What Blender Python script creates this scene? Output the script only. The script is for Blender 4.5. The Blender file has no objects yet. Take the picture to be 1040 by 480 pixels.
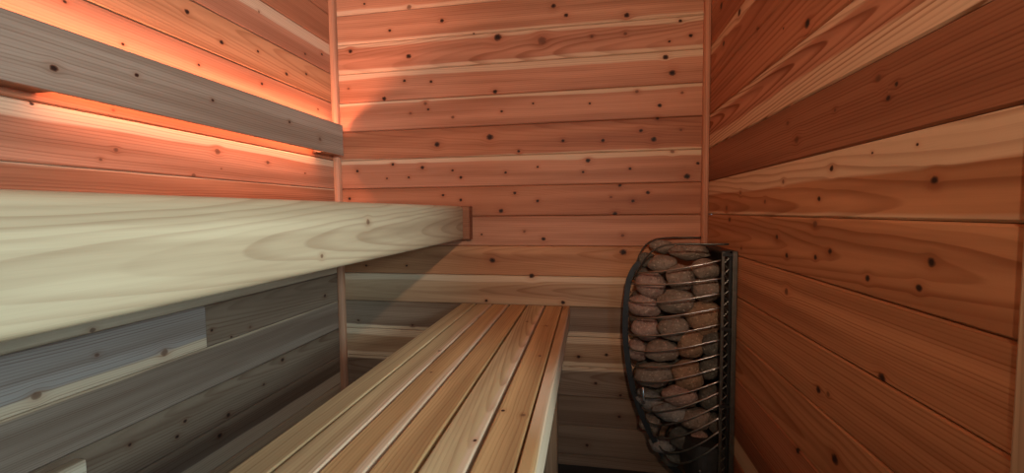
# A small cedar sauna: board walls, two benches, a back-lit backrest rail and a wall-hung stone heater.
# World frame: X to the right along the back wall, Y into the room, Z up, origin at the viewer's eye (metres).
import bpy, bmesh, math, random
from mathutils import Vector, noise as mnoise

C = bpy.context.scene.collection
PI = math.pi
XL, XR, YB = -0.9118, 0.3636, 1.45          # left wall, right wall, back wall faces
YF = -0.62                                  # front wall
ZF, ZC = -0.872, 1.02                       # floor, ceiling
Z0, PITCH = -0.0145, 0.1025                 # board lattice

# knots: (along the wall, height, radius[, 1 = pale one])
KB = [
    (-0.783,0.736,0.0050), (-0.616,0.710,0.0099,1), (-0.498,0.654,0.0083), (-0.690,0.637,0.0066), (-0.842,0.577,0.0089), (-0.622,0.544,0.0106),
    (-0.304,0.583,0.0149), (-0.387,0.602,0.0033), (-0.640,0.461,0.0066), (-0.542,0.452,0.0066), (-0.718,0.404,0.0093), (-0.854,0.447,0.0050,1),
    (-0.315,0.405,0.0093), (-0.564,0.379,0.0073,1), (-0.117,0.668,0.0093), (-0.076,0.635,0.0086), (0.115,0.618,0.0099), (-0.155,0.561,0.0166,1),
    (0.277,0.587,0.0066), (0.308,0.540,0.0073), (0.234,0.480,0.0099), (0.255,0.430,0.0116), (0.148,0.379,0.0066,1), (0.285,0.367,0.0060,1),
    (0.218,0.331,0.0083), (-0.186,0.359,0.0043), (-0.000,0.349,0.0043), (0.245,0.527,0.0050), (0.111,0.562,0.0066,1), (0.006,0.561,0.0066,1),
    (-0.524,0.236,0.0116), (-0.335,0.254,0.0139), (-0.554,0.358,0.0050), (-0.293,0.338,0.0056), (-0.691,0.172,0.0066), (-0.580,0.158,0.0083),
    (-0.829,0.152,0.0066), (-0.470,0.145,0.0056), (-0.440,0.120,0.0066), (-0.632,0.125,0.0050), (-0.715,0.123,0.0040), (-0.282,0.133,0.0056),
    (-0.506,0.060,0.0060), (-0.251,0.063,0.0066), (-0.442,0.042,0.0066), (-0.863,0.053,0.0073), (-0.299,0.003,0.0099), (-0.236,0.203,0.0066),
    (-0.465,0.327,0.0066,1), (-0.620,0.348,0.0050,1), (0.212,0.291,0.0066), (0.161,0.255,0.0076), (0.042,0.228,0.0076), (-0.087,0.232,0.0070),
    (0.201,0.226,0.0106), (0.283,0.252,0.0050,1), (-0.006,0.165,0.0093), (-0.022,0.128,0.0053), (0.128,0.135,0.0060), (-0.172,0.149,0.0050),
    (0.335,0.146,0.0066), (0.303,0.106,0.0116), (0.258,0.185,0.0073,1), (0.096,0.082,0.0066), (0.184,0.057,0.0076), (0.138,0.031,0.0073),
    (-0.173,0.035,0.0066), (0.081,-0.010,0.0093), (0.068,0.044,0.0050,1), (-0.369,-0.078,0.0043), (-0.219,-0.068,0.0056,1), (-0.154,-0.093,0.0079),
    (0.106,-0.081,0.0066,1), (0.108,-0.136,0.0132), (-0.332,-0.167,0.0122), (-0.195,-0.219,0.0106), (-0.089,-0.308,0.0083), (-0.355,-0.309,0.0066),
    (-0.037,-0.492,0.0073), (0.055,-0.481,0.0073), (0.020,-0.580,0.0066), (0.101,-0.616,0.0066), (0.098,-0.690,0.0073), (-0.009,-0.798,0.0073),
    (-0.648,-0.190,0.0050), (-0.805,-0.192,0.0050), (-0.843,-0.396,0.0050), (-0.631,-0.406,0.0050),
]
KL = [
    (0.872,0.466,0.0059), (0.965,0.432,0.0056), (1.087,0.453,0.0042), (1.201,0.426,0.0058), (1.296,0.455,0.0045), (0.896,0.354,0.0035),
    (1.097,0.367,0.0043), (0.726,0.339,0.0032), (0.632,0.377,0.0031), (1.385,0.549,0.0048), (1.294,0.518,0.0038), (1.097,0.565,0.0038,1),
    (1.352,0.354,0.0039), (0.575,0.187,0.0033), (0.701,0.128,0.0041,1), (0.673,0.106,0.0029,1), (0.937,0.156,0.0073,1), (1.107,0.148,0.0054,1),
    (0.868,0.092,0.0051,1), (0.946,0.115,0.0018), (1.272,0.131,0.0030), (0.701,0.204,0.0027,1), (1.317,0.203,0.0051,1), (0.641,-0.213,0.0050,1),
    (0.645,-0.261,0.0038,1), (0.774,-0.299,0.0075,1), (0.553,-0.300,0.0064,1), (0.895,-0.283,0.0043), (0.952,-0.316,0.0033), (1.354,-0.287,0.0060),
    (1.134,-0.439,0.0066), (1.055,-0.483,0.0035), (0.813,-0.471,0.0047), (0.792,-0.497,0.0046), (0.693,-0.461,0.0040), (0.931,-0.513,0.0063),
    (0.902,-0.552,0.0070), (1.015,-0.307,0.0039,1),
]
KR = [
    (1.179,0.486,0.0091), (1.333,0.571,0.0103), (1.305,0.458,0.0076), (0.830,0.314,0.0081), (0.924,0.344,0.0027), (1.058,0.396,0.0062,1),
    (0.638,0.166,0.0050,1), (0.603,0.149,0.0035), (0.617,0.136,0.0042), (0.895,0.160,0.0043,1), (0.857,0.123,0.0067,1), (0.740,0.061,0.0050),
    (0.774,0.016,0.0045), (0.907,0.052,0.0044,1), (0.992,0.016,0.0048,1), (1.145,0.040,0.0044,1), (1.251,0.004,0.0073,1), (0.736,0.148,0.0029,1),
    (0.538,0.029,0.0050), (0.565,0.071,0.0019), (0.644,0.072,0.0019), (1.224,-0.027,0.0059), (0.929,-0.055,0.0054), (0.884,-0.087,0.0051),
    (0.780,-0.079,0.0045), (0.737,-0.066,0.0047), (0.784,-0.025,0.0061,1), (0.882,-0.155,0.0068,1), (1.130,-0.095,0.0033), (0.644,-0.093,0.0044),
    (0.537,-0.059,0.0052), (0.553,-0.090,0.0045), (0.758,-0.292,0.0059), (0.729,-0.287,0.0042,1), (0.821,-0.429,0.0056), (0.705,-0.377,0.0082),
    (0.608,-0.215,0.0065),
]
KBAT = [
    (0.590,0.247,0.0081), (0.726,0.277,0.0058), (0.901,0.271,0.0051), (1.168,0.273,0.0059), (1.315,0.247,0.0090,1),
]
KFAS = [
    (0.775,-0.017,0.0071,1), (0.625,-0.068,0.0043,1),
]


# ------------------------------------------------------------------ materials
class NT:
    def __init__(s, name):
        s.m = bpy.data.materials.new(name); s.m.use_nodes = True
        s.t = s.m.node_tree; s.t.nodes.clear()
        s.out = s.t.nodes.new('ShaderNodeOutputMaterial')
        s.b = s.t.nodes.new('ShaderNodeBsdfPrincipled')
        s.t.links.new(s.b.outputs[0], s.out.inputs[0])
    def n(s, ty): return s.t.nodes.new(ty)
    def put(s, sock, v):
        if isinstance(v, bpy.types.NodeSocket): s.t.links.new(v, sock)
        else: sock.default_value = v
    def M(s, op, a, b=0.0, c=0.0, clamp=False):
        n = s.n('ShaderNodeMath'); n.operation = op; n.use_clamp = clamp
        for i, v in enumerate((a, b, c)): s.put(n.inputs[i], v)
        return n.outputs[0]
    def attr(s, name, what='Vector'):
        n = s.n('ShaderNodeAttribute'); n.attribute_name = name
        return n.outputs[what]
    def sep(s, v):
        n = s.n('ShaderNodeSeparateXYZ'); s.put(n.inputs[0], v); return n.outputs
    def com(s, x, y, z):
        n = s.n('ShaderNodeCombineXYZ')
        for i, v in enumerate((x, y, z)): s.put(n.inputs[i], v)
        return n.outputs[0]
    def noise(s, vec, scale=1.0, detail=2.0, rough=0.5):
        n = s.n('ShaderNodeTexNoise'); s.put(n.inputs['Vector'], vec)
        n.inputs['Scale'].default_value = scale; n.inputs['Detail'].default_value = detail
        n.inputs['Roughness'].default_value = rough
        return n.outputs[0]
    def ss(s, v, a, b, lo=0.0, hi=1.0):
        n = s.n('ShaderNodeMapRange'); n.interpolation_type = 'SMOOTHSTEP'
        s.put(n.inputs[0], v); s.put(n.inputs[1], a); s.put(n.inputs[2], b)
        s.put(n.inputs[3], lo); s.put(n.inputs[4], hi)
        return n.outputs[0]
    def mix(s, f, a, b, mode='MIX'):
        n = s.n('ShaderNodeMix'); n.data_type = 'RGBA'; n.blend_type = mode
        s.put(n.inputs[0], f)
        for i, v in ((6, a), (7, b)): s.put(n.inputs[i], v if isinstance(v, bpy.types.NodeSocket) else (*v, 1.0))
        return n.outputs[2]
    def bump(s, h, strength, dist):
        n = s.n('ShaderNodeBump'); n.inputs['Strength'].default_value = strength
        n.inputs['Distance'].default_value = dist; s.put(n.inputs['Height'], h)
        s.t.links.new(n.outputs[0], s.b.inputs['Normal'])

def cedar():
    """growth rings, heart and sapwood, streaks and knots, driven by per-board attributes"""
    k = NT('cedar'); M = k.M
    u, v, w = k.sep(k.attr('grain'))
    kx, ky, kr = k.sep(k.attr('knot'))
    vc, h, spc = k.sep(k.attr('ring'))
    seed, st, sb = k.sep(k.attr('board'))
    heart = k.attr('tone', 'Color'); contrast = k.attr('tone', 'Alpha')
    pale = M('LESS_THAN', kr, 0.0); r = M('ABSOLUTE', kr)
    s1 = M('MULTIPLY', seed, 13.7)
    kn = k.noise(k.com(M('MULTIPLY', u, 160), M('MULTIPLY', v, 160), s1), 1, 2)
    d2 = M('ADD', M('MULTIPLY', kx, kx), M('MULTIPLY', ky, ky))
    d = M('ADD', M('SQRT', d2), M('MULTIPLY', M('SUBTRACT', kn, 0.5), 0.7))
    halo = M('EXPONENT', M('MULTIPLY', d2, -0.22))
    v1 = M('SUBTRACT', v, M('MULTIPLY', M('MULTIPLY', M('MULTIPLY', ky, r), 0.85), halo))
    n_lo = k.noise(k.com(M('ADD', M('MULTIPLY', u, 2.2), s1), M('MULTIPLY', v1, 7), s1), 1, 2)
    n_mid = k.noise(k.com(M('ADD', M('MULTIPLY', u, 9), s1), M('MULTIPLY', v1, 60), s1), 1, 2)
    n_st = k.noise(k.com(M('ADD', M('MULTIPLY', u, 1.3), s1), M('MULTIPLY', v1, 26), s1), 1, 4)
    fib = k.noise(k.com(M('ADD', M('MULTIPLY', u, 16), s1), M('MULTIPLY', v1, 900), M('MULTIPLY', w, 900)), 1, 2)
    wob = M('ADD', M('MULTIPLY', M('SUBTRACT', n_lo, 0.5), 0.024), M('MULTIPLY', M('SUBTRACT', n_mid, 0.5), 0.0022))
    y = M('SUBTRACT', M('ADD', v1, wob), vc)
    z = M('ADD', h, w)
    rr = M('SQRT', M('ADD', M('MULTIPLY', y, y), M('MULTIPLY', z, z)))
    t = M('DIVIDE', M('SUBTRACT', rr, M('MULTIPLY', u, k.ss(M('ABSOLUTE', vc), 0.035, 0.09, 0.055, 0.013))), spc)
    t = M('ADD', t, M('MULTIPLY', n_lo, 1.5))
    f = M('FRACT', t)
    ring = M('MULTIPLY', k.ss(f, 0.38, 0.9), k.ss(f, 0.9, 1.0, 1.0, 0.0))
    # slow year-to-year change in ring strength
    amp = k.noise(k.com(M('FLOOR', t), s1, 0.0), 0.77, 0)
    ring = M('MULTIPLY', ring, k.ss(amp, 0.3, 0.7, 0.25, 1.15))
    n_sx = k.ss(n_st, 0.3, 0.7)
    tone = M('ADD', 0.76, M('MULTIPLY', n_sx, 0.42))
    base = k.mix(1.0, heart, k.com(tone, M('POWER', tone, 1.25), M('POWER', tone, 1.4)), 'MULTIPLY')
    sapf = M('MAXIMUM', k.ss(M('SUBTRACT', M('ADD', v1, wob), st), -0.003, 0.003),
                        k.ss(M('SUBTRACT', sb, M('ADD', v1, wob)), -0.003, 0.003))
    sapc = k.mix(n_st, (0.60, 0.38, 0.215), (0.72, 0.49, 0.30))
    base = k.mix(M('MULTIPLY', sapf, 0.85), base, sapc)
    col = k.mix(M('MULTIPLY', ring, contrast), base, k.mix(1.0, base, (0.50, 0.35, 0.27), 'MULTIPLY'))
    col = k.mix(M('MULTIPLY', M('SUBTRACT', fib, 0.5), 0.5, clamp=True), col, k.mix(1.0, col, (0.6, 0.5, 0.45), 'MULTIPLY'))
    col = k.mix(M('MULTIPLY', halo, 0.5), col, k.mix(1.0, col, (0.72, 0.52, 0.42), 'MULTIPLY'))
    rim = k.ss(d, 0.75, 1.12, 1.0, 0.0)
    core = M('MULTIPLY', k.ss(d, 0.4, 0.85, 1.0, 0.0), M('SUBTRACT', 1.0, M('MULTIPLY', pale, 0.75)))
    col = k.mix(M('MULTIPLY', rim, M('SUBTRACT', 0.95, M('MULTIPLY', pale, 0.35))), col, (0.13, 0.045, 0.02))
    col = k.mix(core, col, (0.026, 0.011, 0.006))
    k.put(k.b.inputs['Base Color'], col)
    k.put(k.b.inputs['Roughness'], M('ADD', 0.56, M('MULTIPLY', ring, 0.12)))
    k.b.inputs['Specular IOR Level'].default_value = 0.22
    k.bump(M('ADD', M('MULTIPLY', ring, -0.6), M('MULTIPLY', fib, 0.5)), 0.25, 0.0006)
    return k.m

def metal(name, col, rough, metallic=0.9, blot=0.3):
    k = NT(name)
    tc = k.n('ShaderNodeTexCoord').outputs['Object']
    n1 = k.noise(tc, 45, 4, 0.6)
    c = k.mix(k.ss(n1, 0.35, 0.75), col, tuple(x * (1 - blot) for x in col))
    k.put(k.b.inputs['Base Color'], c)
    k.b.inputs['Metallic'].default_value = metallic
    k.put(k.b.inputs['Roughness'], k.M('ADD', rough - 0.08, k.M('MULTIPLY', n1, 0.16)))
    return k.m

def stone(name, a, b):
    k = NT(name)
    tc = k.n('ShaderNodeTexCoord').outputs['Object']
    n1 = k.noise(tc, 28, 5, 0.65); n2 = k.noise(tc, 160, 3, 0.6)
    c = k.mix(k.ss(n1, 0.3, 0.7), a, b)
    c = k.mix(k.ss(n2, 0.55, 0.75), c, tuple(x * 0.35 for x in a))
    c = k.mix(k.ss(n2, 0.42, 0.28), c, tuple(min(1, x * 1.6 + 0.05) for x in b))
    k.put(k.b.inputs['Base Color'], c)
    k.b.inputs['Roughness'].default_value = 0.85
    k.bump(k.M('ADD', n1, k.M('MULTIPLY', n2, 0.5)), 0.7, 0.006)
    return k.m

def plain(name, col, rough, scale=30, var=0.4):
    k = NT(name)
    tc = k.n('ShaderNodeTexCoord').outputs['Object']
    n1 = k.noise(tc, scale, 4)
    k.put(k.b.inputs['Base Color'], k.mix(k.ss(n1, 0.3, 0.7), col, tuple(x * (1 - var) for x in col)))
    k.b.inputs['Roughness'].default_value = rough
    return k.m

CEDAR = cedar()
DARK = metal('blackened_steel', (0.03, 0.028, 0.025), 0.55, 0.5)
ROD = metal('brushed_steel', (0.42, 0.38, 0.33), 0.32, 1.0)
FRAME = metal('weathered_steel', (0.16, 0.14, 0.11), 0.48, 0.85)
PLATE = metal('grey_steel_sheet', (0.11, 0.10, 0.085), 0.5, 0.8)
STONES = {
    'pinkish': stone('pinkish_stone', (0.222, 0.119, 0.079), (0.355, 0.217, 0.152)),
    'brown': stone('brown_stone', (0.148, 0.095, 0.059), (0.252, 0.175, 0.119)),
    'rust': stone('rust_stone', (0.222, 0.112, 0.056), (0.311, 0.175, 0.092)),
    'grey': stone('grey_stone', (0.148, 0.119, 0.092), (0.266, 0.224, 0.178)),
    'dark': stone('dark_stone', (0.063, 0.052, 0.036), (0.118, 0.098, 0.069)),
}
FLOORM = plain('dark_floor', (0.035, 0.03, 0.027), 0.6)

# ------------------------------------------------------------------ object helpers
def link(name, me, parent=None, loc=(0, 0, 0)):
    o = bpy.data.objects.new(name, me); C.objects.link(o)
    o.location = loc
    if parent: o.parent = parent
    return o
def thing(name, label, cat, loc, group=None):
    o = link(name, None, None, loc); return tag(o, label, cat, group)
def tag(o, label, cat, group=None):
    o['label'] = label; o['category'] = cat
    if group: o['group'] = group
    return o
def structure(o): o['kind'] = 'structure'; return o

class Wood:
    """collects boards into one mesh with grain attributes"""
    def __init__(s):
        s.v = []; s.f = []; s.a = {n: [] for n in ('grain', 'knot', 'ring', 'board')}; s.tone = []
    def board(s, O, U, V, W, u0, u1, wid, th, tone=(0.42, 0.2, 0.1), contrast=0.5, ring=(0.2, 0.03, 0.006),
              sap=(9, -9), knots=(), bev=0.003, seg=1, cell=0.025, profile=None, seed=None, front_cells=None):
        """front face at w=0, thickness towards -w; v spans -wid/2..wid/2; O is the point u=v=w=0"""
        O, U, V, W = Vector(O), Vector(U), Vector(V), Vector(W)
        seed = random.random() * 50 if seed is None else seed
        h = wid / 2
        be = bev if isinstance(bev, (list, tuple)) else (bev, bev, bev, bev)     # front-low, front-high, back-high, back-low
        nf = front_cells or max(1, int(round(wid / (0.02 if knots else 0.2))))
        if profile is None:
            P = []
            def arc(cv, cw, r, a0):
                for i in range(seg + 1):
                    a = a0 + (PI / 2) * i / seg
                    P.append((cv + r * math.cos(a), cw + r * math.sin(a)))
            arc(h - be[1], -be[1], be[1], 0)                   # front-high: +v to +w
            a, b = h - be[1], -h + be[0]
            for i in range(1, nf): P.append((a + (b - a) * i / nf, 0.0))
            arc(-h + be[0], -be[0], be[0], PI / 2)
            arc(-h + be[3], -th + be[3], be[3], PI)
            arc(h - be[2], -th + be[2], be[2], 1.5 * PI)
        else: P = profile
        nu = max(1, int(math.ceil((u1 - u0) / cell)))
        flip = U.cross(V).dot(W) < 0
        base = len(s.v); n = len(P)
        for i in range(nu + 1):
            u = u0 + (u1 - u0) * i / nu
            for (pv, pw) in P: s.v.append(tuple(O + U * u + V * pv + W * pw))
        knots = [kk for kk in knots if u0 - 0.02 < kk[0] < u1 + 0.02]
        def emit(ids, coords, front):
            if flip: ids = ids[::-1]; coords = coords[::-1]
            s.f.append(ids)
            kn = None
            if front and knots:
                cu = sum(c[0] for c in coords) / len(coords); cv = sum(c[1] for c in coords) / len(coords)
                kn = min(knots, key=lambda q: (q[0] - cu) ** 2 + (q[1] - cv) ** 2)
            for c in coords:
                s.a['grain'] += [c[0], c[1], c[2]]
                if kn:
                    r = kn[2]; sg = -1 if (len(kn) > 3 and kn[3]) else 1
                    s.a['knot'] += [(c[0] - kn[0]) / r / 0.92, (c[1] - kn[1]) / r / 0.8, sg * r * 0.8]
                else: s.a['knot'] += [60.0, 60.0, 0.001]
                s.a['ring'] += list(ring); s.a['board'] += [seed, sap[0], sap[1]]
                s.tone += [tone[0], tone[1], tone[2], contrast]
        for i in range(nu):
            ua = u0 + (u1 - u0) * i / nu; ub = u0 + (u1 - u0) * (i + 1) / nu
            for j in range(n):
                k2 = (j + 1) % n
                ids = [base + i * n + j, base + i * n + k2, base + (i + 1) * n + k2, base + (i + 1) * n + j]
                co = [(ua, *P[j]), (ua, *P[k2]), (ub, *P[k2]), (ub, *P[j])]
                emit(ids[::-1], co[::-1], P[j][1] > -0.0065 and P[k2][1] > -0.0065)
        emit([base + j for j in range(n)][::-1], [(u0, *P[j]) for j in range(n)][::-1], False)
        emit([base + nu * n + j for j in range(n)], [(u1, *P[j]) for j in range(n)], False)
    def build(s, name, parent=None, origin=(0, 0, 0), local=False):
        me = bpy.data.meshes.new(name)
        og = Vector(origin)
        me.from_pydata([tuple(Vector(p) - og) for p in s.v], [], s.f)
        for nm, dat in s.a.items():
            at = me.attributes.new(nm, 'FLOAT_VECTOR', 'CORNER'); at.data.foreach_set('vector', dat)
        at = me.attributes.new('tone', 'FLOAT_COLOR', 'CORNER'); at.data.foreach_set('color', s.tone)
        me.materials.append(CEDAR); me.update()
        o = link(name, me, parent)
        o.location = og - (parent.location if parent else Vector((0, 0, 0)))
        return o

def bm_obj(name, bm, mat, parent=None, origin=(0, 0, 0), smooth=True):
    og = Vector(origin)
    for v in bm.verts: v.co -= og
    bmesh.ops.recalc_face_normals(bm, faces=bm.faces[:])
    for f in bm.faces: f.smooth = smooth
    me = bpy.data.meshes.new(name); bm.to_mesh(me); bm.free()
    me.materials.append(mat)
    o = link(name, me, parent); o.location = og - (parent.location if parent else Vector((0, 0, 0)))
    return o
def box_bm(bm, lo, hi, bev=0.0):
    r = bmesh.ops.create_cube(bm, size=1.0)
    for v in r['verts']:
        v.co = Vector([lo[i] + (v.co[i] + 0.5) * (hi[i] - lo[i]) for i in range(3)])
    if bev:
        es = list({e for v in r['verts'] for e in v.link_edges})
        bmesh.ops.bevel(bm, geom=es, offset=bev, segments=2, affect='EDGES', profile=0.5)
    return bm
def tube_bm(bm, pts, r, n=8, flat=None):
    """round tube along pts (flat=(a, b, axis): a rectangular strap instead, b wide across the given axis)"""
    pts = [Vector(p) for p in pts]; rings = []
    ref = None
    for i, p in enumerate(pts):
        t = (pts[min(i + 1, len(pts) - 1)] - pts[max(i - 1, 0)]).normalized()
        if flat:
            ax = Vector(flat[2]); side = t.cross(ax).normalized()
            a, b = flat[0] / 2, flat[1] / 2
            ring = [p + side * x * a + ax * y * b for x, y in ((1, 1), (-1, 1), (-1, -1), (1, -1))]
        else:
            if ref is None: ref = t.orthogonal().normalized()
            ref = (ref - t * ref.dot(t)).normalized(); s2 = t.cross(ref)
            ring = [p + (ref * math.cos(2 * PI * q / n) + s2 * math.sin(2 * PI * q / n)) * r for q in range(n)]
        rings.append([bm.verts.new(c) for c in ring])
    m = len(rings[0])
    for a, b in zip(rings, rings[1:]):
        for j in range(m): bm.faces.new((a[j], a[(j + 1) % m], b[(j + 1) % m], b[j]))
    bm.faces.new(rings[0][::-1]); bm.faces.new(rings[-1])
    return bm

# ------------------------------------------------------------------ tones
T = dict(
    salmon=(0.500, 0.224, 0.115), rose=(0.470, 0.195, 0.100), red=(0.402, 0.148, 0.067), orange=(0.470, 0.201, 0.086),
    brown=(0.284, 0.104, 0.047), umber=(0.25, 0.12, 0.065), tan=(0.49, 0.29, 0.155), pale=(0.60, 0.42, 0.26), mauve=(0.31, 0.22, 0.165), slate=(0.27, 0.172, 0.112),
    dun=(0.225, 0.135, 0.08), fascia=(0.48, 0.335, 0.185), rail=(0.34, 0.23, 0.15), honey=(0.52, 0.34, 0.16), amber=(0.51, 0.28, 0.11), wheat=(0.42, 0.235, 0.12))
def P(tone, st=9, sb=-9, vc=0.3, h=0.03, sp=0.006, con=0.5, seed=None):
    return dict(tone=T[tone], sap=(st, sb), ring=(vc, h, sp), contrast=con, seed=seed)

def groove_profile(nf, seam):
    """tongue-and-groove board section: chamfered long edges"""
    h = PITCH / 2; c = 0.0032; g = 0.0005
    P_ = [(h - g, -0.016), (h - g, -c)]
    a, b = h - c, -h + c
    P_ += [(a + (b - a) * i / nf, 0.0) for i in range(nf + 1)]
    P_ += [(-h + g, -c), (-h + g, -0.016)]
    return P_

def board_wall(name, O, U, W, u0, u1, zlo, zhi, knots, spec, joints={}, hole=None):
    """one wall of horizontal boards; spec[k] gives the look of the board above groove k"""
    wd = Wood()
    k0 = math.floor((zlo - Z0) / PITCH); k1 = math.ceil((zhi - Z0) / PITCH)
    for k in range(k0, k1):
        zc = Z0 + PITCH * (k + 0.5)
        ks = [(q[0], q[1] - zc, *q[2:]) for q in knots if abs(q[1] - zc) < PITCH / 2 + 0.004]
        cuts = [u0] + list(joints.get(k, [])) + [u1]
        for i, (a, b) in enumerate(zip(cuts, cuts[1:])):
            sp = spec.get((k, i)) or spec.get(k) or spec[random.choice(spec['any'])]
            o = (Vector(O) + Vector((0, 0, zc)))
            a2, b2 = a + (0.0006 if i else 0), b
            if hole and hole[2] < zc < hole[3]:
                a2 = max(a2, hole[1])
                if b2 <= a2: continue
            wd.board(o, U, (0, 0, 1), W, a2, b2, PITCH, 0.016, knots=ks, profile=groove_profile(8, 0), cell=0.02, **sp)
    # backing behind the tongues
    ua = max(u0, hole[1]) if hole else u0
    wd.board(Vector(O) + Vector(W) * -0.0155 + Vector((0, 0, (zlo + zhi) / 2)), U, (0, 0, 1), W, ua, u1, zhi - zlo + 0.2, 0.014, tone=T['brown'], bev=0.001, cell=5)
    return wd

random.seed(7)
H = PITCH / 2
# ---- back wall
specB = {
    6: P('salmon', sb=-0.040, vc=0.25, con=0.35), 5: P('rose', st=0.036, sb=-0.036, vc=-0.03, h=0.05, sp=0.008, con=0.5),
    4: P('rose', st=0.030, vc=0.10, h=0.02, sp=0.006, con=0.4), 3: P('rose', st=0.040, vc=0.3, con=0.25),
    2: P('red', sb=-0.0465, vc=0.05, h=0.04, sp=0.007, con=0.4), 1: P('rose', st=0.034, vc=0.25, con=0.3),
    0: P('red', vc=-0.2, con=0.4, sp=0.005), -1: P('rose', vc=0.1, h=0.05, con=0.3), -2: P('orange', vc=0.02, h=0.03, con=0.3),
    -3: P('wheat', st=0.03, vc=0.0, h=0.02, sp=0.008, con=0.4), -4: P('dun', sb=-0.035, vc=0.2), -5: P('wheat', st=0.03, sb=-0.035, vc=0.3),
    -6: P('dun', st=0.04, vc=0.02), -7: P('dun', vc=0.2), -8: P('dun', vc=0.2), -9: P('dun', vc=0.1), 'any': [3, 4, 6]}  # low boards toned dark to carry the shade near the floor
wd = board_wall('wall_back', (0, YB, 0), (1, 0, 0), (0, -1, 0), XL - 0.016, XR + 0.016, ZF, ZC, KB, specB)
structure(wd.build('wall_back'))
# ---- left wall
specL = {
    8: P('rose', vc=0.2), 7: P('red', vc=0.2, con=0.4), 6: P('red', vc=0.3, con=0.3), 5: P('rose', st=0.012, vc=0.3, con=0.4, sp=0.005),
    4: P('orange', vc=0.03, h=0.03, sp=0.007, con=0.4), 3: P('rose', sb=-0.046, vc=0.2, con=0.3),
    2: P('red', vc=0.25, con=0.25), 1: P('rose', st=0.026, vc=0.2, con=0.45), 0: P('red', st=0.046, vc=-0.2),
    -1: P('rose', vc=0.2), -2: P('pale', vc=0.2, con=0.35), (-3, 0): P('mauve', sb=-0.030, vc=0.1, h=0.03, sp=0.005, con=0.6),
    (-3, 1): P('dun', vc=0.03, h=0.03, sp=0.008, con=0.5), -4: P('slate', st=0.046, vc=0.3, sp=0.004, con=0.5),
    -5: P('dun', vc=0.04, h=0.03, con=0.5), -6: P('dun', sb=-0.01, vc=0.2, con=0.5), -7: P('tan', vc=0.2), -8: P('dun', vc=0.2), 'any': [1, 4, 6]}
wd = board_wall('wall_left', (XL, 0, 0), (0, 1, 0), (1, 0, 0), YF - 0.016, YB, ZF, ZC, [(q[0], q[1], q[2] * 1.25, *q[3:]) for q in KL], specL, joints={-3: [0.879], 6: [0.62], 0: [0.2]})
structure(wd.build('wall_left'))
# ---- right wall (door opening next to the viewer)
DOOR = (-0.36, 0.4, ZF - 1, 0.93)
specR = {
    8: P('red'), 7: P('red', vc=0.2), 6: P('rose', vc=0.2), 5: P('red', vc=-0.2, con=0.5), 4: P('red', st=0.02, vc=0.0, h=0.03, sp=0.012, con=0.6),
    3: P('red', vc=0.06, h=0.02, sp=0.012, con=0.6), 2: P('rose', st=0.037, sb=-0.014, vc=0.018, h=0.022, sp=0.007, con=0.95),
    1: P('brown', vc=0.28, sp=0.005, con=0.55), 0: P('orange', st=0.008, sb=-0.044, vc=-0.03, h=0.02, sp=0.014, con=0.5),
    -1: P('orange', vc=-0.004, h=0.018, sp=0.011, con=0.55), -2: P('orange', vc=0.25, sp=0.005, con=0.6),
    -3: P('orange', vc=0.25, sp=0.006, con=0.6), -4: P('orange', vc=-0.02, h=0.02, sp=0.014, con=0.6),
    -5: P('red', vc=0.2, con=0.5), -6: P('brown', sb=-0.0, vc=0.1), -7: P('brown', vc=0.1), 'any': [2, 0, -2]}
wd = board_wall('wall_right', (XR, 0, 0), (0, 1, 0), (-1, 0, 0), YF - 0.016, YB, ZF, ZC, [(q[0], q[1], q[2] * 1.3, *q[3:]) for q in KR], specR, hole=DOOR)
structure(wd.build('wall_right'))
wd = board_wall('wall_front', (0, YF, 0), (1, 0, 0), (0, 1, 0), XL - 0.016, XR + 0.016, ZF, ZC, [], specB)
structure(wd.build('wall_front'))
# ---- ceiling of boards and dark floor
wd = Wood()
nb = 13; wv = (XR - XL + 0.04) / nb
for i in range(nb):
    wd.board((XL - 0.02 + wv * (i + 0.5), 0, ZC), (0, 1, 0), (1, 0, 0), (0, 0, -1), YF - 0.02, YB + 0.02, wv, 0.016, tone=T['salmon'], bev=0.003, cell=0.5)
structure(wd.build('ceiling'))
bm = box_bm(bmesh.new(), (XL - 0.05, YF - 0.05, ZF - 0.03), (XR + 0.05, YB + 0.05, ZF))
structure(bm_obj('floor', bm, FLOORM, smooth=False))

# ---- corner trims and the door casing
def post(name, x0, x1, y0, y1, zlo, zhi, tone, bev=0.004):
    wd = Wood()
    wd.board(((x0 + x1) / 2, y0, zlo), (0, 0, 1), (1, 0, 0), (0, -1, 0), 0, zhi - zlo, x1 - x0, y1 - y0, tone=T[tone], bev=bev, seg=3, cell=0.6, ring=(0.1, 0.02, 0.005), contrast=0.4)
    return structure(wd.build(name))
post('trim_1', XL, XL + 0.021, YB - 0.021, YB, ZF, ZC, 'salmon', (0.003, 0.012, 0.001, 0.001))
post('trim_2', XR - 0.019, XR, YB - 0.019, YB, ZF, ZC, 'rose', (0.012, 0.003, 0.001, 0.001))
wd = Wood()
wd.board((XR - 0.004, 0.4325, ZF), (0, 0, 1), (0, -1, 0), (-1, 0, 0), 0, 0.93 + 0.06 - ZF, 0.06 + 0.005, 0.05, tone=T['pale'], bev=0.003, seg=2, cell=0.6)
# shift so that its far edge sits at the opening's far side
wd.v = [(x, y - 0.030, z) for x, y, z in wd.v]
structure(wd.build('trim_3'))

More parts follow.
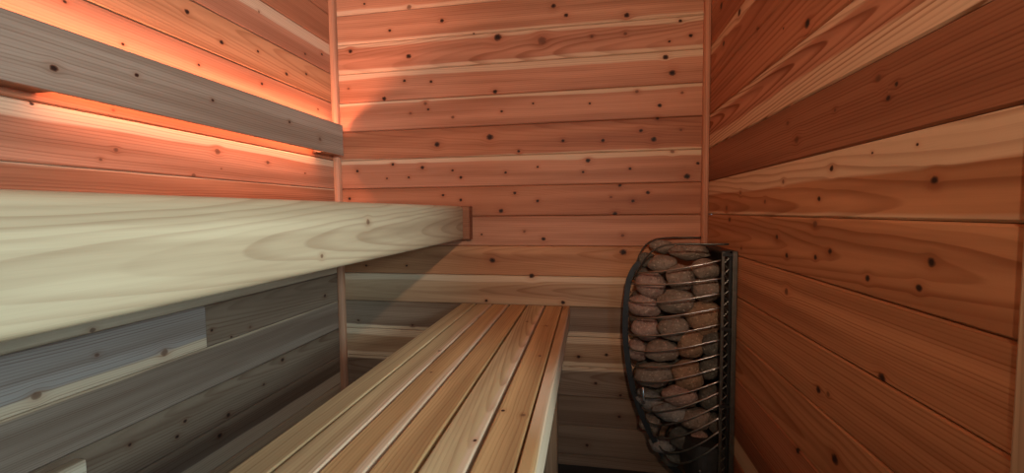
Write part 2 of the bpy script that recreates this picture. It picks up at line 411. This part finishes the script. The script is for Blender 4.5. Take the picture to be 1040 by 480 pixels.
# ------------------------------------------------------------------ backrest rail with light behind
XBF = -0.8620
br = thing('backrest_rail', 'knotty greyish cedar backrest rail with orange light glowing behind it on the left wall', 'backrest', (XBF, 0.6, 0.21))
wd = Wood()
kb = [(q[0] * 0.9761, q[1] * 0.9761 - 0.2573, q[2] * 0.9, *q[3:]) for q in KBAT]
wd.board((XBF, 0, 0.2573), (0, 1, 0), (0, 0, 1), (1, 0, 0), -0.35, 1.417, 0.1074, 0.010, tone=T['rail'], contrast=0.45, ring=(0.2, 0.03, 0.006),
         knots=kb, bev=0.002, seg=2, cell=0.018, front_cells=8)
wd.build('rail_board', br, (XBF, 0.6, 0.21))
for (ya, yb) in ((0.48, 0.582), (1.318, 1.400)):
    wd = Wood()
    wd.board((XBF - 0.0102, 0, 0.2355), (0, 1, 0), (0, 0, 1), (1, 0, 0), ya, yb, 0.060, XBF - 0.0102 - XL - 0.0002, tone=T['rail'], bev=0.001, cell=0.2)
    wd.build('spacer_block', br, (XL + 0.01, ya, 0.21))
LED = NT('warm_light_strip')
LED.b.inputs['Base Color'].default_value = (0.9, 0.6, 0.4, 1)
LED.b.inputs['Emission Color'].default_value = (1.0, 0.36, 0.16, 1); LED.b.inputs['Emission Strength'].default_value = 4.0
bm = box_bm(bmesh.new(), (XBF - 0.0180, -0.3, 0.276), (XBF - 0.0102, 1.40, 0.284))
bm_obj('light_strip', bm, LED.m, br, (XBF, 0.6, 0.29), smooth=False)

# ------------------------------------------------------------------ upper bench
XFA = -0.4236
ub = thing('upper_bench', 'upper cedar bench with a thick pale rounded front board along the left wall', 'bench', (XFA, 0.6, -0.09))
wd = Wood()
zt, zb_ = 0.0206, -0.0932
kf = [(q[0], q[1] - (zt + zb_) / 2, *q[2:]) for q in KFAS]
wd.board((XFA, 0, (zt + zb_) / 2), (0, 1, 0), (0, 0, 1), (1, 0, 0), -0.50, 1.408, zt - zb_, 0.038, tone=T['fascia'], contrast=0.36, ring=(-0.012, 0.035, 0.008),
         knots=kf, bev=(0.008, 0.012, 0.003, 0.003), seg=6, cell=0.02, front_cells=8, seed=3.3)
wd.build('front_board', ub, (XFA, 0.6, -0.09))
wd = Wood()
wd.board((0, 1.4085, (zt + zb_) / 2), (1, 0, 0), (0, 0, 1), (0, -1, 0), XL + 0.025, -0.4008, zt - zb_ - 0.001, 0.040, tone=T['brown'], contrast=0.4, bev=0.003, seg=2, cell=0.1)
wd.build('end_cleat', ub, (-0.6, 1.42, -0.04))  # dark brown tone carries the shade at the bench's far end
ns = 5; x0, x1 = XL + 0.006, XFA - 0.040
for i in range(ns):
    wdt = (x1 - x0) / ns
    wd = Wood()
    wd.board((x0 + wdt * (i + 0.5), 0, 0.019), (0, 1, 0), (1, 0, 0), (0, 0, 1), -0.50, 1.405, wdt - 0.006, 0.03, tone=T['pale'], contrast=0.4, bev=0.003, cell=0.3)
    wd.build('slat', ub, (x0 + wdt * (i + 0.5), 0.6, 0))
for yy in (-0.3, 0.45, 1.2):
    wd = Wood()
    wd.board(((x0 + x1) / 2, yy, -0.0115), (1, 0, 0), (0, 1, 0), (0, 0, 1), -(x1 - x0) / 2, (x1 - x0) / 2, 0.04, 0.05, tone=T['tan'], bev=0.002, cell=0.3)
    wd.build('cross_bearer', ub, ((x0 + x1) / 2, yy, -0.03))

# ------------------------------------------------------------------ lower bench
ZB = -0.3177
lb = thing('lower_bench', 'lower slatted cedar bench running to the back wall beneath the upper bench', 'bench', (-0.25, 0.8, ZF))
edges = [(-0.4400, -0.3905, 'honey', 0.0), (-0.3860, -0.3330, 'honey', 1), (-0.3285, -0.2735, 'amber', 0.6), (-0.2680, -0.2140, 'amber', 0), (-0.2080, -0.1510, 'honey', 1), (-0.1450, -0.0915, 'amber', 0)]
YE = 1.438
for i, (a, b, tn, sp) in enumerate(edges):
    wd = Wood(); w_ = b - a
    kn = {4: [(0.565, 0.022, 0.0035), (1.22, 0.0, 0.004)], 5: [(0.66, -0.018, 0.0045), (0.65, 0.016, 0.005, 1), (0.93, 0.01, 0.004), (1.18, 0.0, 0.006, 1)],
          1: [(0.93, 0.018, 0.004)], 2: [(0.8, -0.01, 0.003)]}.get(i, [(0.2, 0.01, 0.004)])
    wd.board(((a + b) / 2, 0, ZB), (0, 1, 0), (1, 0, 0), (0, 0, 1), -0.22, YE, w_, 0.030, tone=T[tn], contrast=0.45,
             ring=(random.choice((-0.12, 0.15, 0.02)), 0.025, 0.006), sap=(w_ / 2 - 0.010 if sp else 9, -9), knots=kn,
             bev=0.0028, seg=3, cell=0.02, front_cells=6)
    wd.build('slat', lb, ((a + b) / 2, 0.6, ZB))
wd = Wood()
wd.board((-0.0655, 0, ZB - 0.031), (0, 1, 0), (0, 0, 1), (1, 0, 0), -0.22, YE + 0.004, 0.062, 0.0225, tone=T['amber'], contrast=0.4, ring=(0.1, 0.02, 0.005),
         sap=(9, 0.0285), bev=(0.004, 0.007, 0.002, 0.002), seg=4, cell=0.1)
wd.build('front_apron', lb, (-0.0655, 0.6, ZB - 0.03))
wd = Wood()
wd.board((-0.4400, 0, ZB - 0.031 - 0.0305), (0, 1, 0), (0, 0, 1), (-1, 0, 0), -0.22, YE, 0.060, 0.03, tone=T['tan'], bev=0.003, cell=0.3)
wd.build('rear_apron', lb, (-0.43, 0.6, ZB - 0.06))
for yy in (-0.12, 0.6, 1.34):
    wd = Wood()
    wd.board((-0.2485, yy, ZB - 0.0305), (1, 0, 0), (0, 1, 0), (0, 0, 1), -0.1610, 0.1600, 0.045, 0.055, tone=T['tan'], bev=0.002, cell=0.3)
    wd.build('cross_bearer', lb, (-0.25, yy, ZB - 0.05))
for xx in (-0.385, -0.12):
    for yy in (-0.075, 1.30):
        wd = Wood()
        wd.board((xx, yy, ZF), (0, 0, 1), (1, 0, 0), (0, -1, 0), 0, ZB - 0.031 - ZF, 0.042, 0.042, tone=T['tan'], bev=0.003, cell=0.3)
        wd.build('leg', lb, (xx, yy, ZF))

# ------------------------------------------------------------------ bench support cleat on the left wall
wd = Wood()
wd.board((XL + 0.024, 0, -0.452), (0, 1, 0), (0, 0, 1), (1, 0, 0), -0.3, 0.600, 0.034, 0.0238, tone=T['pale'], contrast=0.4, bev=0.003, seg=2, cell=0.2)
o = wd.build('support_cleat', None, (XL + 0.012, 0.3, -0.444))
tag(o, 'short pale cedar cleat fixed low on the left wall, its cut end showing', 'cleat')

# ------------------------------------------------------------------ heater
YC, YN, YFAR, XI = 1.295, 1.158, 1.432, 0.335
SPINE = [(-0.150, 0.134), (-0.164, 0.1225), (-0.182, 0.1125), (-0.202, 0.1045), (-0.240, 0.099), (-0.281, 0.0962), (-0.32, 0.0945), (-0.36, 0.0945),
         (-0.3955, 0.097), (-0.44, 0.102), (-0.49, 0.1095), (-0.535, 0.120), (-0.577, 0.134), (-0.615, 0.148), (-0.656, 0.167), (-0.69, 0.185), (-0.727, 0.207), (-0.757, 0.232), (-0.79, 0.268), (-0.812, 0.305), (-0.822, 0.345)]
def spx(z):
    for (za, xa), (zb2, xb) in zip(SPINE, SPINE[1:]):
        if zb2 <= z <= za: return xa + (xb - xa) * (za - z) / (za - zb2)
    return SPINE[0][1] if z > SPINE[0][0] else SPINE[-1][1]
ht = thing('sauna_heater', 'black wall-hung sauna heater, a drop-shaped rod basket full of stones on the right wall', 'heater', (XR, YC, -0.82))
bm = bmesh.new()
tube_bm(bm, [(x + 0.0085, YC, z) for z, x in SPINE], 0, flat=(0.016, 0.006, (0, 1, 0)))
bm_obj('spine', bm, DARK, ht, (0.1, YC, -0.4), smooth=False)
RZ = [(-0.209, -0.172), (-0.177, -0.125), (-0.261, -0.2096), (-0.305, -0.2456), (-0.357, -0.2876), (-0.400, -0.328), (-0.4465, -0.3655),
      (-0.489, -0.3986), (-0.535, -0.4345), (-0.5745, -0.4635), (-0.612, -0.496), (-0.649, -0.529), (-0.690, -0.564), (-0.718, -0.597)]
for zs, zf in RZ:
    xs = spx(zs) + 0.016; pts = []
    for i in range(49):
        a = -PI / 2 + PI * i / 48
        ca = abs(math.cos(a)) ** 0.86; x = XI - (XI - xs) * ca
        y = YC + (YFAR - YC) * math.copysign(abs(math.sin(a)) ** 0.95, a)
        pts.append((x, y, zs + (zf - zs) * ((x - xs) / (XI - xs))))
    bm_obj('rod', tube_bm(bmesh.new(), pts, 0.0024, 8), ROD, ht, (xs, YC, zs))
# top hoop: rises steeply from the spine, then runs level to the frame
pts = []
for i in range(61):
    a = -PI / 2 + PI * i / 60
    ca = abs(math.cos(a)); x = XI + 0.008 - (XI + 0.008 - 0.128) * ca ** 0.9
    y = YC + (YFAR - YC) * math.sin(a)
    f = (x - 0.128) / (XI + 0.008 - 0.128)
    pts.append((x, y, -0.192 + 0.105 * (1 - (1 - f) ** 7.5)))
bm_obj('top_hoop', tube_bm(bmesh.new(), pts, 0.0027, 8), FRAME, ht, (0.2, YC, -0.1))
# back frame: wall bars, inner bars, zigzag lacing, top rail and an added dark sheet for shade behind the stones
for y in (YN - 0.004, YFAR + 0.004):
    bm = box_bm(bmesh.new(), (XR - 0.0125, y - 0.004, -0.83), (XR - 0.0008, y + 0.004, -0.104), 0.0015)
    wb = bm_obj('wall_bar', bm, FRAME, ht, (XR, y, -0.5), smooth=False)
    bm = box_bm(bmesh.new(), (XI - 0.009, y - 0.003, -0.83), (XI - 0.002, y + 0.003, -0.106), 0.001)
    bm_obj('inner_bar', bm, FRAME, ht, (XI, y, -0.5), smooth=False)
    zz = [(XI - 0.004 if i % 2 else XI + 0.0085, y, -0.122 - 0.0135 * i) for i in range(52)]
    bm_obj('zigzag_lacing', tube_bm(bmesh.new(), zz, 0.0018, 6), FRAME, ht, (XI, y, -0.5), smooth=False)
    bm = box_bm(bmesh.new(), (XI + 0.0075, y - 0.003, -0.83), (XI + 0.0105, y + 0.003, -0.106), 0.0008)
    bm_obj('inner_bar', bm, DARK, ht, (XI, y, -0.5), smooth=False)
    for z in (-0.112, -0.30, -0.50, -0.70, -0.82):
        bm = box_bm(bmesh.new(), (XI - 0.008, y - 0.0035, z - 0.005), (XR - 0.002, y + 0.0035, z + 0.003))
        bm_obj('bracket', bm, DARK, ht, (XI, y, z), smooth=False)
bm = box_bm(bmesh.new(), (XR - 0.016, YN, -0.832), (XR - 0.0125, YFAR, -0.104))
bm_obj('shade_sheet', bm, DARK, ht, (XR, YC, -0.5), smooth=False)
bm = box_bm(bmesh.new(), (XI - 0.006, YN, -0.111), (XR - 0.003, YFAR, -0.104), 0.001)
bm_obj('top_rail', bm, DARK, ht, (XR, YC, -0.11), smooth=False)
# electrical housing under the stones: a sheet-metal box with a rounded nose following the basket
bm = bmesh.new(); ringsv = []
for z, xn in ((-0.620, 0.262), (-0.66, 0.255), (-0.74, 0.266), (-0.80, 0.296), (-0.826, 0.330)):
    ring = []
    for i in range(25):
        a = -PI / 2 + PI * i / 24
        ring.append(bm.verts.new((XR - 0.018 - (XR - 0.018 - xn) * abs(math.cos(a)) ** 0.35, YC + (YFAR - YC - 0.006) * math.copysign(abs(math.sin(a)) ** 0.6, a), z)))
    ringsv.append(ring)
for a, b in zip(ringsv, ringsv[1:]):
    for i in range(25): bm.faces.new((a[i], a[(i + 1) % 25], b[(i + 1) % 25], b[i]))
bm.faces.new(ringsv[0]); bm.faces.new(ringsv[-1][::-1])
hs = bm_obj('housing', bm, PLATE, ht, (0.31, YC, -0.72), smooth=False)
for (x, z) in ((0.318, -0.70), (0.318, -0.775), (0.285, -0.685)):
    bm = bmesh.new()
    bmesh.ops.create_uvsphere(bm, u_segments=12, v_segments=6, radius=0.0035)
    for v in bm.verts: v.co = Vector((v.co.x + x, v.co.y * 0.5 + YN + 0.0055, v.co.z + z))
    sc_ = bm_obj('screw', bm, ROD, hs, (0, 0, 0))
    sc_.location = -(hs.location + ht.location)
bm = bmesh.new()
tube_bm(bm, [(0.146, 1.214, -0.489), (0.1455, 1.211, -0.497), (0.147, 1.211, -0.522), (0.149, 1.214, -0.534)], 0.0034, 8)
bm_obj('glint_tube', bm, metal('glint_steel', (0.8, 0.78, 0.72), 0.2, 0.9, 0.05), ht, (0.147, 1.213, -0.51))  # added bright piece standing in for a white glint by the spine

# ------------------------------------------------------------------ stones
def rock_mesh(name, a, b, c, mat, seed, sub=3):
    rnd = random.Random(seed); off = Vector((rnd.random() * 90, rnd.random() * 90, rnd.random() * 90))
    bm = bmesh.new(); bmesh.ops.create_icosphere(bm, subdivisions=sub, radius=1.0)
    cuts = [(Vector((rnd.uniform(-1, 1), rnd.uniform(-1, 1), rnd.uniform(-1, 1))).normalized(), rnd.uniform(0.72, 0.9)) for _ in range(6)]
    for v in bm.verts:
        p = v.co.normalized(); r = 1.0
        for nrm, lim in cuts:
            dd = p.dot(nrm)
            if dd * r > lim: r = r * 0.45 + 0.55 * lim / dd
        r *= 1 + 0.20 * mnoise.noise(p * 1.5 + off) + 0.05 * mnoise.noise(p * 4.5 + off)
        v.co = Vector((p.x * r * a, p.y * r * b, p.z * r * c)) * 1.06
    for f in bm.faces: f.smooth = True
    me = bpy.data.meshes.new(name); bm.to_mesh(me); bm.free(); me.materials.append(STONES[mat])
    return me
#            x      y      z     half width, half height, look, tilt, label
ROCKS = [
    (0.218, 1.370, -0.110, 0.0375, 0.0219, 'brown', 0.2, "long brown stone lying at the back of the basket's top, under the hoop"),
    (0.281, 1.280, -0.119, 0.0555, 0.0248, 'brown', 0.05, 'large flat brown stone on the top right of the pile, under the hoop'),
    (0.165, 1.310, -0.146, 0.0254, 0.0224, 'dark', 0, 'small dark stone at the top left of the pile, beside the spine'),
    (0.198, 1.240, -0.149, 0.0396, 0.0255, 'brown', -0.1, 'low brown stone at the top of the pile, just behind the uppermost straight rod'),
    (0.239, 1.209, -0.179, 0.0373, 0.0345, 'brown', 0.6, 'leaning oval stone just below the uppermost straight rod, in the middle'),
    (0.299, 1.191, -0.154, 0.0367, 0.0272, 'brown', 0.15, 'brown stone in the top right corner below the uppermost rod, near the frame'),
    (0.169, 1.249, -0.211, 0.0399, 0.0399, 'pinkish', 0.1, 'egg-shaped pinkish stone at the upper left of the basket, topmost of the pink ones'),
    (0.304, 1.199, -0.210, 0.0411, 0.0356, 'brown', 0.2, 'broad brown stone near the frame, directly above the largest pitted stone'),
    (0.230, 1.213, -0.246, 0.0498, 0.0360, 'brown', -0.1, "wide mottled brown stone in the middle of the basket's upper third"),
    (0.151, 1.257, -0.269, 0.0459, 0.0359, 'pinkish', 0.15, 'pinkish stone with a knobbly top against the spine, second pink one down'),
    (0.300, 1.209, -0.289, 0.0497, 0.0455, 'rust', -0.2, 'largest stone, lumpy and pitted, on the right side near the frame'),
    (0.156, 1.250, -0.335, 0.0399, 0.0342, 'pinkish', 0.1, 'round pinkish stone against the spine, third pink one down'),
    (0.224, 1.213, -0.320, 0.0429, 0.0346, 'brown', 0, 'rounded brown stone right of the third pink stone, below the wide mottled one'),
    (0.268, 1.205, -0.359, 0.0371, 0.0385, 'rust', 0.4, 'upright tawny stone in the middle right, just below the largest pitted stone'),
    (0.317, 1.192, -0.353, 0.0299, 0.0368, 'dark', 0, 'dark stone tucked against the frame, below the largest pitted stone'),
    (0.139, 1.287, -0.407, 0.0338, 0.0308, 'pinkish', 0.1, 'small pinkish stone pressed against the spine, lowest of the pink column'),
    (0.195, 1.222, -0.387, 0.0460, 0.0307, 'brown', 0, 'wide brown stone right of the lowest pink stone at mid height'),
    (0.181, 1.246, -0.463, 0.0541, 0.0384, 'brown', -0.2, 'large speckled brown stone on the left, halfway down the basket'),
    (0.263, 1.212, -0.445, 0.0429, 0.0429, 'rust', 0.2, 'bright rust-orange stone in the middle of the basket, halfway down'),
    (0.314, 1.190, -0.415, 0.0272, 0.0353, 'dark', 0.1, 'dark narrow stone next to the frame, right of the rust-orange stone'),
    (0.177, 1.270, -0.548, 0.0522, 0.0290, 'grey', 0.25, 'flat grey stone by the spine, right beside the bright glint'),
    (0.240, 1.206, -0.504, 0.0482, 0.0275, 'pinkish', 0.1, 'flat pinkish-grey stone below the rust-orange stone'),
    (0.316, 1.193, -0.496, 0.0299, 0.0368, 'dark', 0.2, 'dark upright stone by the frame in the lower third of the basket'),
    (0.173, 1.282, -0.622, 0.0308, 0.0308, 'brown', 0, 'small round brown stone against the spine, just below the bright glint'),
    (0.224, 1.216, -0.557, 0.0527, 0.0250, 'grey', 0, 'long flat grey stone in the middle of the lower third'),
    (0.281, 1.197, -0.560, 0.0396, 0.0287, 'brown', -0.3, 'slanting brown stone right of the long flat grey stone, lower third'),
    (0.328, 1.187, -0.562, 0.0244, 0.0284, 'dark', 0, 'narrow dark stone by the frame, just above the bare sheet-metal housing'),
    (0.205, 1.268, -0.676, 0.0354, 0.0247, 'grey', 0.1, "small pale grey stone against the spine near the basket's bottom"),
    (0.247, 1.221, -0.627, 0.0307, 0.0307, 'dark', 0, 'dark greenish stone at the bottom middle, right of the pale grey stone'),
    (0.289, 1.194, -0.617, 0.0273, 0.0259, 'pinkish', 0, 'small pinkish brown stone at the bottom right, just above the metal housing'),
    (0.229, 1.262, -0.712, 0.0277, 0.0247, 'dark', 0, "lowest dark stone, at the basket's bottom tip beside the spine"),
]
for i, (x, y, z, hw, hh, kind, tilt, lab) in enumerate(ROCKS):
    f = 1 + 0.036 / y; x, y, z = x * f, y * f, z * f
    me = rock_mesh('sauna_stone', hw * 0.98, min(0.029, 0.5 * (hw + hh) * 0.8), hh * 0.98, kind, 100 + i)
    o = link('sauna_stone', me, None, (x, y, z)); o.rotation_euler = (0, tilt, math.atan2(-x, y) * 0.6)
    tag(o, lab, 'stone', 'stones in the heater basket')
# stones filling the basket behind the front ones, coloured dark for the shade there
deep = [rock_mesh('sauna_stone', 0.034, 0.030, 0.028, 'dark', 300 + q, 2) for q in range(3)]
rnd = random.Random(4); q = 0
for zi in range(8):
    z = -0.195 - zi * 0.070
    xa = spx(z - 0.03) + 0.062
    for (dx, yy) in ((0.0, 1.352), (0.074, 1.352), (0.148, 1.352)):
        x = xa + dx
        if x > 0.300 or (zi > 6 and x > 0.24): continue
        o = link('sauna_stone', deep[q % 3], None, (x, yy + rnd.uniform(0, 0.01), z + (0.01 if q % 2 else -0.002)))
        o.rotation_euler = (rnd.uniform(-.3, .3), rnd.uniform(-.3, .3), rnd.uniform(-.3, .3))
        tag(o, 'shadowed dark stone packed deep in the heater basket behind the outer stones', 'stone', 'stones packed deep in the basket'); q += 1

# ------------------------------------------------------------------ light
def spot(name, loc, target, power, col, rad, ang):
    l = bpy.data.lights.new(name, 'SPOT'); l.energy = power; l.color = col; l.shadow_soft_size = rad; l.spot_size = math.radians(ang); l.spot_blend = 1.0
    o = bpy.data.objects.new(name, l); C.objects.link(o); o.location = loc
    o.rotation_euler = (Vector(target) - Vector(loc)).to_track_quat('-Z', 'Y').to_euler(); return o
spot('daylight', (1.25, -0.62, 0.34), (-0.45, 0.9, -0.1), 165.0, (0.56, 0.83, 1.0), 0.19, 75)
spot('sauna_lamp', (0.05, -0.40, 0.312), (-0.10, 1.45, 0.66), 43.0, (1.0, 0.80, 0.64), 0.02, 112)
LEDC = (1.0, 0.39, 0.25)
def strip(name, z, up, ya, yb, power):
    l = bpy.data.lights.new(name, 'AREA'); l.shape = 'RECTANGLE'; l.size = 0.008; l.size_y = yb - ya; l.energy = power; l.color = LEDC
    o = bpy.data.objects.new(name, l); C.objects.link(o); o.location = (-0.8880, (ya + yb) / 2, z)
    o.rotation_euler = (0, PI + 0.62 if up else -0.35, 0); return o
strip('strip_light_up', 0.297, True, -0.3, 1.41, 7.2)
strip('strip_light_down', 0.232, False, 0.585, 1.315, 1.8)

wld = bpy.data.worlds.new('outside'); bpy.context.scene.world = wld; wld.use_nodes = True
wld.node_tree.nodes['Background'].inputs[0].default_value = (0.42, 0.74, 1.0, 1)
wld.node_tree.nodes['Background'].inputs[1].default_value = 2.3
# the open doorway as a sampling portal for the sky outside
pl = bpy.data.lights.new('doorway_portal', 'AREA'); pl.shape = 'RECTANGLE'; pl.size = 1.85; pl.size_y = 0.80; pl.cycles.is_portal = True
po = bpy.data.objects.new('doorway_portal', pl); C.objects.link(po); po.location = (XR + 0.05, 0.02, 0.03); po.rotation_euler = (0, PI / 2, 0)

# ------------------------------------------------------------------ camera
cam = bpy.data.cameras.new('camera'); co = bpy.data.objects.new('camera', cam); C.objects.link(co)
cam.sensor_width = 36; cam.sensor_fit = 'HORIZONTAL'; cam.lens = 36 * 438 / 1040; cam.clip_start = 0.01
from mathutils import Matrix
R = Matrix(((0.9841, -0.0006, 0.1775), (0.1772, 0.0583, -0.9824), (-0.0097, 0.9983, 0.0575)))
co.matrix_world = R.to_4x4()
S = bpy.context.scene
S.camera = co
S.view_settings.view_transform = 'Standard'; S.view_settings.look = 'None'
S.view_settings.gamma = 1; S.view_settings.exposure = -0.06; S.view_settings.use_curve_mapping = False
